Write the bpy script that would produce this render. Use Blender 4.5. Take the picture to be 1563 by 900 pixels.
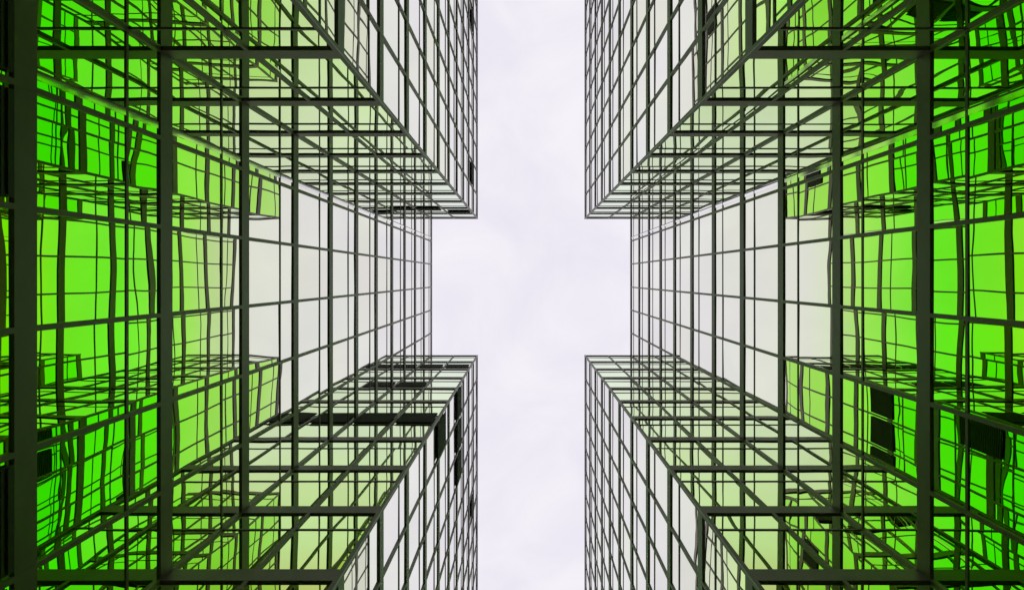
import bpy, math, random
R = math.radians
random.seed(11)
for o in list(bpy.data.objects):
    bpy.data.objects.remove(o, do_unlink=True)
sc = bpy.context.scene
COL = sc.collection

# ------------------------------------------------------------------ camera, sky, sun, exposure
EYE = 1.6                                   # eye height above the courtyard paving
FPX, IW = 1150.0, 1563.0                    # focal length and width in photograph pixels
cd = bpy.data.cameras.new('camera'); cam = bpy.data.objects.new('camera', cd); COL.objects.link(cam)
cam.location = (0, 0, EYE); cam.rotation_euler = (math.pi, 0, 0)      # straight up
cd.sensor_width = 36; cd.lens = 36 * FPX / IW
cd.shift_x = -21.8 / IW; cd.shift_y = -27.0 / IW
cd.clip_start = 0.05; cd.clip_end = 4000
sc.camera = cam

SUN_EL, SUN_AZ = R(38), R(60)
w = bpy.data.worlds.new('World'); sc.world = w; w.use_nodes = True
nt = w.node_tree; nt.nodes.clear()
def nd(t, kind, **kw):
    n = t.nodes.new(kind)
    for k, v in kw.items():
        setattr(n, k, v)
    return n
sky = nd(nt, 'ShaderNodeTexSky', sky_type='NISHITA', sun_disc=False, sun_elevation=SUN_EL, sun_rotation=SUN_AZ)
b_clear = nd(nt, 'ShaderNodeBackground'); b_clear.inputs[1].default_value = 0.06
nt.links.new(sky.outputs[0], b_clear.inputs[0])
tc = nd(nt, 'ShaderNodeTexCoord')
n1 = nd(nt, 'ShaderNodeTexNoise'); n1.inputs['Scale'].default_value = 7.5; n1.inputs['Detail'].default_value = 6; n1.inputs['Roughness'].default_value = 0.55
n1.inputs['Distortion'].default_value = 0.6
nt.links.new(tc.outputs['Generated'], n1.inputs['Vector'])
cr = nd(nt, 'ShaderNodeValToRGB')
cr.color_ramp.elements[0].position = 0.32; cr.color_ramp.elements[0].color = (0.865, 0.828, 0.932, 1)
cr.color_ramp.elements[1].position = 0.70; cr.color_ramp.elements[1].color = (0.965, 0.94, .995, 1)
nt.links.new(n1.outputs['Fac'], cr.inputs[0])
b_cloud = nd(nt, 'ShaderNodeBackground'); b_cloud.inputs[1].default_value = 1.0
nt.links.new(cr.outputs[0], b_cloud.inputs[0])
mx = nd(nt, 'ShaderNodeMixShader'); mx.inputs[0].default_value = 0.95      # thick overcast, a little blue coming through
nt.links.new(b_clear.outputs[0], mx.inputs[1]); nt.links.new(b_cloud.outputs[0], mx.inputs[2])
wo = nd(nt, 'ShaderNodeOutputWorld'); nt.links.new(mx.outputs[0], wo.inputs[0])

sd = bpy.data.lights.new('sun', 'SUN'); so = bpy.data.objects.new('sun', sd); COL.objects.link(so)
sd.energy = 0.6; sd.angle = R(15); sd.color = (1, 0.97, 0.93)
so.rotation_euler = (R(90) - SUN_EL, 0, math.pi - SUN_AZ); so.location = (0, 0, 120)

sc.view_settings.view_transform = 'Standard'; sc.view_settings.look = 'None'
sc.view_settings.exposure = 0; sc.view_settings.gamma = 1
cy = sc.cycles
cy.max_bounces = 18; cy.glossy_bounces = 18; cy.diffuse_bounces = 3; cy.caustics_reflective = True
cy.blur_glossy = 0; cy.use_denoising = True; cy.sample_clamp_indirect = 0
sc.render.filter_size = 2.2

# ------------------------------------------------------------------ materials
def material(name):
    m = bpy.data.materials.new(name); m.use_nodes = True; m.node_tree.nodes.clear()
    return m, m.node_tree
def coated_glass(name, stops, bump):
    """mirror coated solar glass: tinted at steep angles, near white at grazing ones, slightly wavy"""
    m, t = material(name)
    lw = nd(t, 'ShaderNodeLayerWeight'); lw.inputs['Blend'].default_value = 0.5
    ramp = nd(t, 'ShaderNodeValToRGB'); e = ramp.color_ramp.elements
    pts = sorted((1 - c, col) for c, col in stops)
    e[0].position, e[0].color = pts[0][0], (*pts[0][1], 1)
    e[1].position, e[1].color = pts[-1][0], (*pts[-1][1], 1)
    for p, col in pts[1:-1]:
        x = e.new(p); x.color = (*col, 1)
    t.links.new(lw.outputs['Facing'], ramp.inputs[0])
    tcx = nd(t, 'ShaderNodeTexCoord')
    mp = nd(t, 'ShaderNodeMapping'); mp.inputs['Scale'].default_value = (1, 1, 0.55)
    t.links.new(tcx.outputs['Object'], mp.inputs['Vector'])
    nz = nd(t, 'ShaderNodeTexNoise'); nz.inputs['Scale'].default_value = 0.95; nz.inputs['Detail'].default_value = 1.0
    t.links.new(mp.outputs[0], nz.inputs['Vector'])
    bp = nd(t, 'ShaderNodeBump'); bp.inputs['Strength'].default_value = 1.0; bp.inputs['Distance'].default_value = bump
    t.links.new(nz.outputs['Fac'], bp.inputs['Height'])
    g = nd(t, 'ShaderNodeBsdfGlossy'); g.inputs['Roughness'].default_value = 0.0
    oi = nd(t, 'ShaderNodeObjectInfo'); mt = nd(t, 'ShaderNodeMath', operation='MULTIPLY'); mt.inputs[1].default_value = .2
    t.links.new(oi.outputs['Random'], mt.inputs[0])             # panes differ a little in tint
    mc = nd(t, 'ShaderNodeMixRGB'); mc.inputs[2].default_value = (.82, .98, .60, 1)
    t.links.new(mt.outputs[0], mc.inputs[0]); t.links.new(ramp.outputs[0], mc.inputs[1])
    m2 = nd(t, 'ShaderNodeMath', operation='MULTIPLY'); m2.inputs[1].default_value = 7.31
    m3 = nd(t, 'ShaderNodeMath', operation='FRACT')
    t.links.new(oi.outputs['Random'], m2.inputs[0]); t.links.new(m2.outputs[0], m3.inputs[0])
    patch_tint = nd(t, 'ShaderNodeValToRGB'); ae = patch_tint.color_ramp.elements         # random darker, yellower panes, imitating patchy reflections and olive corners in colour
    ae[0].position, ae[0].color = 0.0, (.965, .965, .90, 1); ae[1].position, ae[1].color = 0.45, (1, 1, 1, 1)
    t.links.new(m3.outputs[0], patch_tint.inputs[0])
    mm = nd(t, 'ShaderNodeMixRGB', blend_type='MULTIPLY'); mm.inputs[0].default_value = 1
    t.links.new(mc.outputs[0], mm.inputs[1]); t.links.new(patch_tint.outputs[0], mm.inputs[2])
    t.links.new(mm.outputs[0], g.inputs['Color']); t.links.new(bp.outputs[0], g.inputs['Normal'])
    out = nd(t, 'ShaderNodeOutputMaterial'); t.links.new(g.outputs[0], out.inputs[0])
    return m
def painted(name, col, rough, metal=0.0, var=0.25, spec=.5):
    m, t = material(name)
    tcx = nd(t, 'ShaderNodeTexCoord')
    nz = nd(t, 'ShaderNodeTexNoise'); nz.inputs['Scale'].default_value = 3.0; nz.inputs['Detail'].default_value = 5
    t.links.new(tcx.outputs['Object'], nz.inputs['Vector'])
    ramp = nd(t, 'ShaderNodeValToRGB'); e = ramp.color_ramp.elements
    e[0].color = (*[c * (1 - var) for c in col], 1); e[1].color = (*[c * (1 + var) for c in col], 1)
    t.links.new(nz.outputs['Fac'], ramp.inputs[0])
    p = nd(t, 'ShaderNodeBsdfPrincipled'); p.inputs['Roughness'].default_value = rough; p.inputs['Metallic'].default_value = metal; p.inputs['Specular IOR Level'].default_value = spec
    t.links.new(ramp.outputs[0], p.inputs['Base Color'])
    out = nd(t, 'ShaderNodeOutputMaterial'); t.links.new(p.outputs[0], out.inputs[0])
    return m
FRONT = [(0, (.93, .93, .93)), (.2, (.89, .89, .84)), (.35, (.82, .85, .70)), (.385, (.73, .90, .52)), (.41, (.61, .96, .31)), (.48, (.37, .975, .11)), (.53, (.40, .965, .08)), (.575, (.58, .95, .06)), (1, (.58, .92, .05))]
SIDE = [(0, (.90, .92, .88)), (.08, (.88, .94, .84)), (.2, (.80, .99, .64)), (.26, (.74, 1.0, .50)), (.32, (.66, .97, .38)), (.37, (.62, .74, .22)), (1, (.55, .70, .16))]
END = [(0, (.93, .93, .93)), (.17, (.89, .89, .84)), (.225, (.86, .89, .76)), (.28, (.77, .96, .52)), (.34, (.48, .96, .16)), (.5, (.38, .96, .09)), (.58, (.52, .92, .06)), (1, (.5, .9, .05))]
GLASS_END = coated_glass('lime_mirror_glass', END, 0.0016)
GLASS = coated_glass('mirror_glass', FRONT, 0.0016)
GLASS_SIDE = coated_glass('green_mirror_glass', SIDE, 0.0016)
FRAME = painted('anodised_frame', (.100, .064, .078), .5, spec=.35)
TRIM = painted('corner_trim', (.10, .10, .10), .4, 0.3)
LOUVRE = painted('louvre_metal', (.034, .031, .031), .7, spec=.2)
STRIP_MIRROR = painted('strip_mirror', (.88, .88, .87), .06, 1.0, .03)  # finish of the added strips that stand in for a sky reflection
CORE = painted('concrete_core', (.30, .29, .27), .9)
ROOF = painted('roofing', (.22, .22, .21), .9)
PAVE = painted('paving', (.25, .24, .23), .85)

# ------------------------------------------------------------------ helpers
class MB:
    def __init__(s): s.v = []; s.f = []; s.m = []; s.sm = []
    def quad(s, pts, mi=0, smooth=False):
        n = len(s.v); s.v += pts; s.f.append((n, n + 1, n + 2, n + 3)); s.m.append(mi); s.sm.append(smooth)
    def hexa(s, c, mi=0):
        n = len(s.v); s.v += c
        for q in ((0, 3, 2, 1), (4, 5, 6, 7), (0, 1, 5, 4), (1, 2, 6, 5), (2, 3, 7, 6), (3, 0, 4, 7)):
            s.f.append(tuple(n + i for i in q)); s.m.append(mi); s.sm.append(False)
    def box(s, x0, x1, y0, y1, z0, z1, mi=0):
        s.hexa([(x0, y0, z0), (x1, y0, z0), (x1, y1, z0), (x0, y1, z0), (x0, y0, z1), (x1, y0, z1), (x1, y1, z1), (x0, y1, z1)], mi)
    def build(s, name, mats, parent=None):
        me = bpy.data.meshes.new(name); me.from_pydata(s.v, [], s.f)
        for mm in (mats if isinstance(mats, (list, tuple)) else [mats]): me.materials.append(mm)
        me.polygons.foreach_set('material_index', s.m); me.polygons.foreach_set('use_smooth', s.sm)
        me.update()
        o = bpy.data.objects.new(name, me); COL.objects.link(o); o.parent = parent
        return o

FLOOR = 3.6
U = 13.53 * FLOOR / FPX                     # one photograph pixel at roof height, in metres
def level(n): return EYE + FLOOR * (2.555 + n)
N0, NTOP = -2, 11
ROOF_Z = level(NTOP)
BAND, MULL, TRANS = 0.42, 0.073, 0.07      # heights / widths of the bars
BP, MP, TP = 0.034, 0.036, 0.016            # how far they stand proud of the glass

class Face:
    """a vertical glass wall: runs along a tangent axis, faces along a normal; a = metres along it, d = metres proud of the glass"""
    def __init__(s, axis, plane, sign, marks, side=False):
        s.axis, s.plane, s.sign, s.marks, s.side = axis, plane, sign, marks, side
    def p(s, a, d, z):
        q = s.plane + s.sign * d
        return (q, a, z) if s.axis == 'y' else (a, q, z)
    def bar(s, mb, a0, a1, d0, d1, z0, z1, mi=0):
        mb.hexa([s.p(a0, d0, z0), s.p(a1, d0, z0), s.p(a1, d1, z0), s.p(a0, d1, z0),
                 s.p(a0, d0, z1), s.p(a1, d0, z1), s.p(a1, d1, z1), s.p(a0, d1, z1)], mi)
    def pane(s, mb, a0, a1, z0, z1, nu=6, nv=6):
        bow = random.gauss(0, .0011); tu = random.gauss(0, .0017); tv = random.gauss(0, .0017); tw = random.gauss(0, .0010)
        base = len(mb.v)
        ca, cz, la, lz = (a0 + a1) / 2, (z0 + z1) / 2, a1 - a0, z1 - z0
        for j in range(nv + 1):
            for i in range(nu + 1):
                x, y = i / nu * 2 - 1, j / nv * 2 - 1
                d = bow * (1 - x * x) * (1 - y * y) + tu * x * la / 2 + tv * y * lz / 2 + tw * x * y
                mb.v.append(s.p(ca + x * la / 2, d, cz + y * lz / 2))
        flip = (s.axis == 'y') != (s.sign > 0)
        for j in range(nv):
            for i in range(nu):
                k = base + j * (nu + 1) + i
                q = (k, k + 1, k + nu + 2, k + nu + 1)
                mb.f.append(q[::-1] if flip else q); mb.m.append(0); mb.sm.append(True)
    def window(s, mb, i, n):
        """one bay of one storey, from floor line n to n+1: clear pane, transom, spandrel pane"""
        a0, a1 = s.marks[i], s.marks[i + 1]
        z0, z1 = level(n), level(n + 1); zt = z0 + .66 * FLOOR
        s.pane(mb, a0, a1, z0, zt); s.pane(mb, a0, a1, zt, z1, 6, 4)
        e = MULL / 2 + .001
        s.bar(mb, a0 + e, a1 - e, -.012, TP, zt - TRANS / 2, zt + TRANS / 2, 1)
    def area(s, i, n):
        """how large window (i, n) shows in the frame, in photograph pixels"""
        pts = []
        for a, z in ((s.marks[i], level(n)), (s.marks[i + 1], level(n)), (s.marks[i + 1], level(n + 1)), (s.marks[i], level(n + 1))):
            x, y, zz = s.p(a, 0, z); h = zz - EYE
            if h <= .3: return 0
            pts.append((803.3 + FPX * x / h, 423 + FPX * y / h))
        for ax, lo, hi in ((0, 0, 1563), (1, 0, 900)):                    # clip to the frame
            for s_, lim in ((1, lo), (-1, -hi)):
                out = []
                for k in range(len(pts)):
                    p, q = pts[k - 1], pts[k]
                    dp, dq = s_ * p[ax] - lim, s_ * q[ax] - lim
                    if (dp >= 0) != (dq >= 0):
                        t = dp / (dp - dq); out.append((p[0] + t * (q[0] - p[0]), p[1] + t * (q[1] - p[1])))
                    if dq >= 0: out.append(q)
                pts = out
                if not pts: return 0
        return abs(sum(pts[k - 1][0] * pts[k][1] - pts[k][0] * pts[k - 1][1] for k in range(len(pts)))) / 2

# ------------------------------------------------------------------ ground
g = MB(); g.quad([(-1500, -1500, 0), (1500, -1500, 0), (1500, 1500, 0), (-1500, 1500, 0)])
go = g.build('ground', PAVE); go['kind'] = 'structure'

# ------------------------------------------------------------------ the two towers
def tower(sx, x_rec, x_end, y_top, y_bot, label, louvres, strips):
    """sx: side of the courtyard; x_rec / x_end: distance of the recessed wall and of the wing ends; y_top, y_bot: wing sides"""
    root = bpy.data.objects.new('glass_tower', None); COL.objects.link(root)
    root['label'] = label; root['category'] = 'building'; root['group'] = 'facing mirror glass towers'
    bay = 35 * U
    xr, xe = sx * x_rec * U, sx * x_end * U
    yt, yb = y_top * U, y_bot * U
    NB = 13
    back = xr + sx * 22
    rec = Face('y', xr, -sx, [yt + (yb - yt) * k / 6 for k in range(7)])
    xm = sorted([xr + (xe - xr) * k / 2 for k in range(3)])
    sides = [Face('x', yt, 1, xm, True), Face('x', yb, -1, xm, True)]
    ends = [Face('y', xe, -sx, [yt - bay * k for k in range(NB + 1)][::-1]), Face('y', xe, -sx, [yb + bay * k for k in range(NB + 1)])]
    inset = .10
    top = ROOF_Z - .02
    # structural bodies behind the glass
    m = MB(); m.box(min(xr + sx * inset, back), max(xr + sx * inset, back), yt + .002, yb - .002, 0, top)
    p_rec = m.build('recessed_facade', CORE, root)
    p_w = []
    for s_, y in ((-1, yt), (1, yb)):
        yo = y + s_ * (bay * NB + .0); yi = y + s_ * inset
        m = MB(); m.box(min(xe + sx * inset, back), max(xe + sx * inset, back), min(yi, yo), max(yi, yo), 0, top)
        p_w.append(m.build('wing', CORE, root))
    # roofs
    groups = [(p_rec, [rec]), (p_w[0], [sides[0], ends[0]]), (p_w[1], [sides[1], ends[1]])]
    # windows: the hundred that show largest are parts of their own
    cells = []
    for part, faces in groups:
        for f in faces:
            for i in range(len(f.marks) - 1):
                for n in range(N0, NTOP):
                    cells.append((f.area(i, n), f, i, n, part))
    cells.sort(key=lambda c: -c[0])
    for a, f, i, n, part in cells[:100]:
        mb = MB(); f.window(mb, i, n); mb.build('window', [GLASS_SIDE if f.side else GLASS if f is rec else GLASS_END, FRAME], part)
    mb = MB()
    for a, f, i, n, part in cells[100:]:
        k = len(mb.f); f.window(mb, i, n)
        if f is not rec:
            for q in range(k, len(mb.f)):
                if mb.m[q] == 0: mb.m[q] = 2 if f.side else 3
    # ground storey glazing below the lowest floor line
    for part, faces in groups:
        for f in faces:
            for i in range(len(f.marks) - 1):
                k = len(mb.f); f.pane(mb, f.marks[i], f.marks[i + 1], 0.0, level(N0))
                if f is not rec:
                    for q in range(k, len(mb.f)): mb.m[q] = 2 if f.side else 3
    o = mb.build('window_glazing', [GLASS, FRAME, GLASS_SIDE, GLASS_END], root); o['kind'] = 'stuff'
    # floor bands: one per storey and volume, wrapping the wing's corner
    for n in range(N0, NTOP + 1):
        zc = level(n); z0, z1 = zc - BAND / 2, zc + BAND / 2
        if n == NTOP: z0, z1 = zc - .30, zc + .12
        nm = 'parapet' if n == NTOP else 'floor_band'
        mb = MB(); rec.bar(mb, rec.marks[0] + .034, rec.marks[-1] - .034, -.05, BP, z0, z1); mb.build(nm, FRAME, p_rec)
        for sf, ef, part, s_ in ((sides[0], ends[0], p_w[0], -1), (sides[1], ends[1], p_w[1], 1)):
            mb = MB()
            a_in, a_out = xr - sx * .001, xe - sx * BP
            sf.bar(mb, min(a_in, a_out), max(a_in, a_out), -.05, .038, z0 - .035, z1 + (.035 if n < NTOP else 0))
            e0 = (yt if s_ < 0 else yb) + s_ * .047; e1 = (yt if s_ < 0 else yb) + s_ * bay * NB
            ef.bar(mb, min(e0, e1), max(e0, e1), -.05, BP, z0, z1)
            mb.build(nm, FRAME, part)
    # mullions, corner posts
    for part, faces in groups:
        for f in faces:
            for k, a in enumerate(f.marks):
                corner = False
                if f is rec and k in (0, len(f.marks) - 1): continue
                if f.side and (abs(a - xr) < .01 or abs(a - xe) < .01): continue
                if f in ends and (abs(a - yt) < .01 or abs(a - yb) < .01): continue
                mb = MB(); f.bar(mb, a - MULL / 2, a + MULL / 2, -.03, MP, 0, ROOF_Z + .10); mb.build('mullion', FRAME, part)
    for part, y, s_ in ((p_w[0], yt, -1), (p_w[1], yb, 1)):
        mb = MB()                                # outer corner: two dark flanges round a bright edge bead
        c = .040
        x0, x1 = xe - sx * c, xe + sx * .045
        mb.box(min(x0, x1), max(x0, x1), min(y - s_ * c, y + s_ * .005), max(y - s_ * c, y + s_ * .005), 0, ROOF_Z + .14, 0)
        mb.box(min(x0, xe - sx * .002), max(x0, xe - sx * .002), min(y + s_ * .007, y + s_ * .045), max(y + s_ * .007, y + s_ * .045), 0, ROOF_Z + .14, 0)
        cb = mb.build('corner_post', FRAME, part)
        mb = MB(); c2 = c + .010
        mb.box(min(xe - sx * c2, xe - sx * (c + .001)), max(xe - sx * c2, xe - sx * (c + .001)), min(y - s_ * c2, y - s_ * (c - .014)), max(y - s_ * c2, y - s_ * (c - .014)), 0, ROOF_Z + .13, 0)
        mb.build('edge_bead', TRIM, part)
        mb = MB()                                # inner corner post
        x0, x1 = xr - sx * .05, xr + sx * .02
        mb.box(min(x0, x1), max(x0, x1), min(y - s_ * .05, y - s_ * .001), max(y - s_ * .05, y - s_ * .001), 0, ROOF_Z + .09, 0)
        mb.build('corner_post', FRAME, part)
        mb = MB()                                # roof slab of the wing
        yo = y + s_ * bay * NB
        mb.box(min(xe + sx * .06, back), max(xe + sx * .06, back), min(y + s_ * .06, yo), max(y + s_ * .06, yo), ROOF_Z - .015, ROOF_Z + .05)
        mb.build('roof', ROOF, part)
    mb = MB(); mb.box(min(xr + sx * .06, back), max(xr + sx * .06, back), yt + .03, yb - .03, ROOF_Z - .015, ROOF_Z + .05)
    mb.build('roof', ROOF, p_rec)
    # added mirror strips on the recessed wall, standing in for a white sky reflection
    for y in strips:
        a = y * U
        mb = MB(); rec.bar(mb, a - .045, a + .045, .004, .014, 0, ROOF_Z - .32); mb.build('added_mirror_strip', STRIP_MIRROR, p_rec)
        mb = MB(); rec.bar(mb, a - .072, a - .046, -.01, .022, 0, ROOF_Z + .08); mb.build('edge_bar', FRAME, p_rec)
    # dark louvre panels set in the glass, and dark filler panels added in the recess
    for which, i0, i1, z0, z1 in louvres:
        f, part = {'recess': (rec, p_rec), 'top_side': (sides[0], p_w[0]), 'top_end': (ends[0], p_w[0]), 'bottom_side': (sides[1], p_w[1]), 'bottom_end': (ends[1], p_w[1])}[which]
        for i in range(i0, i1):
            k = (len(f.marks) - 2 - i) if which == 'top_end' else i
            a0, a1 = f.marks[k] + .10, f.marks[k + 1] - .10
            zz0, zz1 = EYE + z0 * FLOOR, EYE + z1 * FLOOR
            mb = MB(); f.bar(mb, a0, a1, .036, .046, zz0, zz1)
            z = zz0 + .06
            while z < zz1 - .08:
                f.bar(mb, a0 + .02, a1 - .02, .0465, .075, z, z + .05); z += .12
            o = mb.build('louvre_or_filler_panel', LOUVRE, part)
    return root

tower(-1, 145, 75, -90, 120, 'left-hand mirror glass tower with dark louvre panels wrapping the corner of one projecting wing',
      [('bottom_side', 0, 2, 7.25, 7.77), ('bottom_end', 0, 1, 7.36, 8.1),
       ('bottom_end', 0, 3, 9.45, 10.1), ('bottom_end', 5, 6, 11.9, 12.45),
       ('bottom_side', 0, 1, 9.62, 10.05), ('bottom_side', 0, 2, 11.68, 12.05),
       ('top_end', 7, 8, 11.9, 12.45), ('top_end', 1, 2, 11.9, 12.45),
       ('recess', 0, 2, 2.2, 2.49), ('recess', 4, 6, 2.2, 2.49), ('top_side', 0, 1, 11.45, 11.8), ('top_side', 1, 2, 12.02, 12.4)], (-59.5,))  # recess panels added to darken the low strip, no louvres known there
tower(1, 160, 90, -90, 120, 'right-hand mirror glass tower whose projecting wings are plain glass without dark louvre panels', [], (-59.5,))
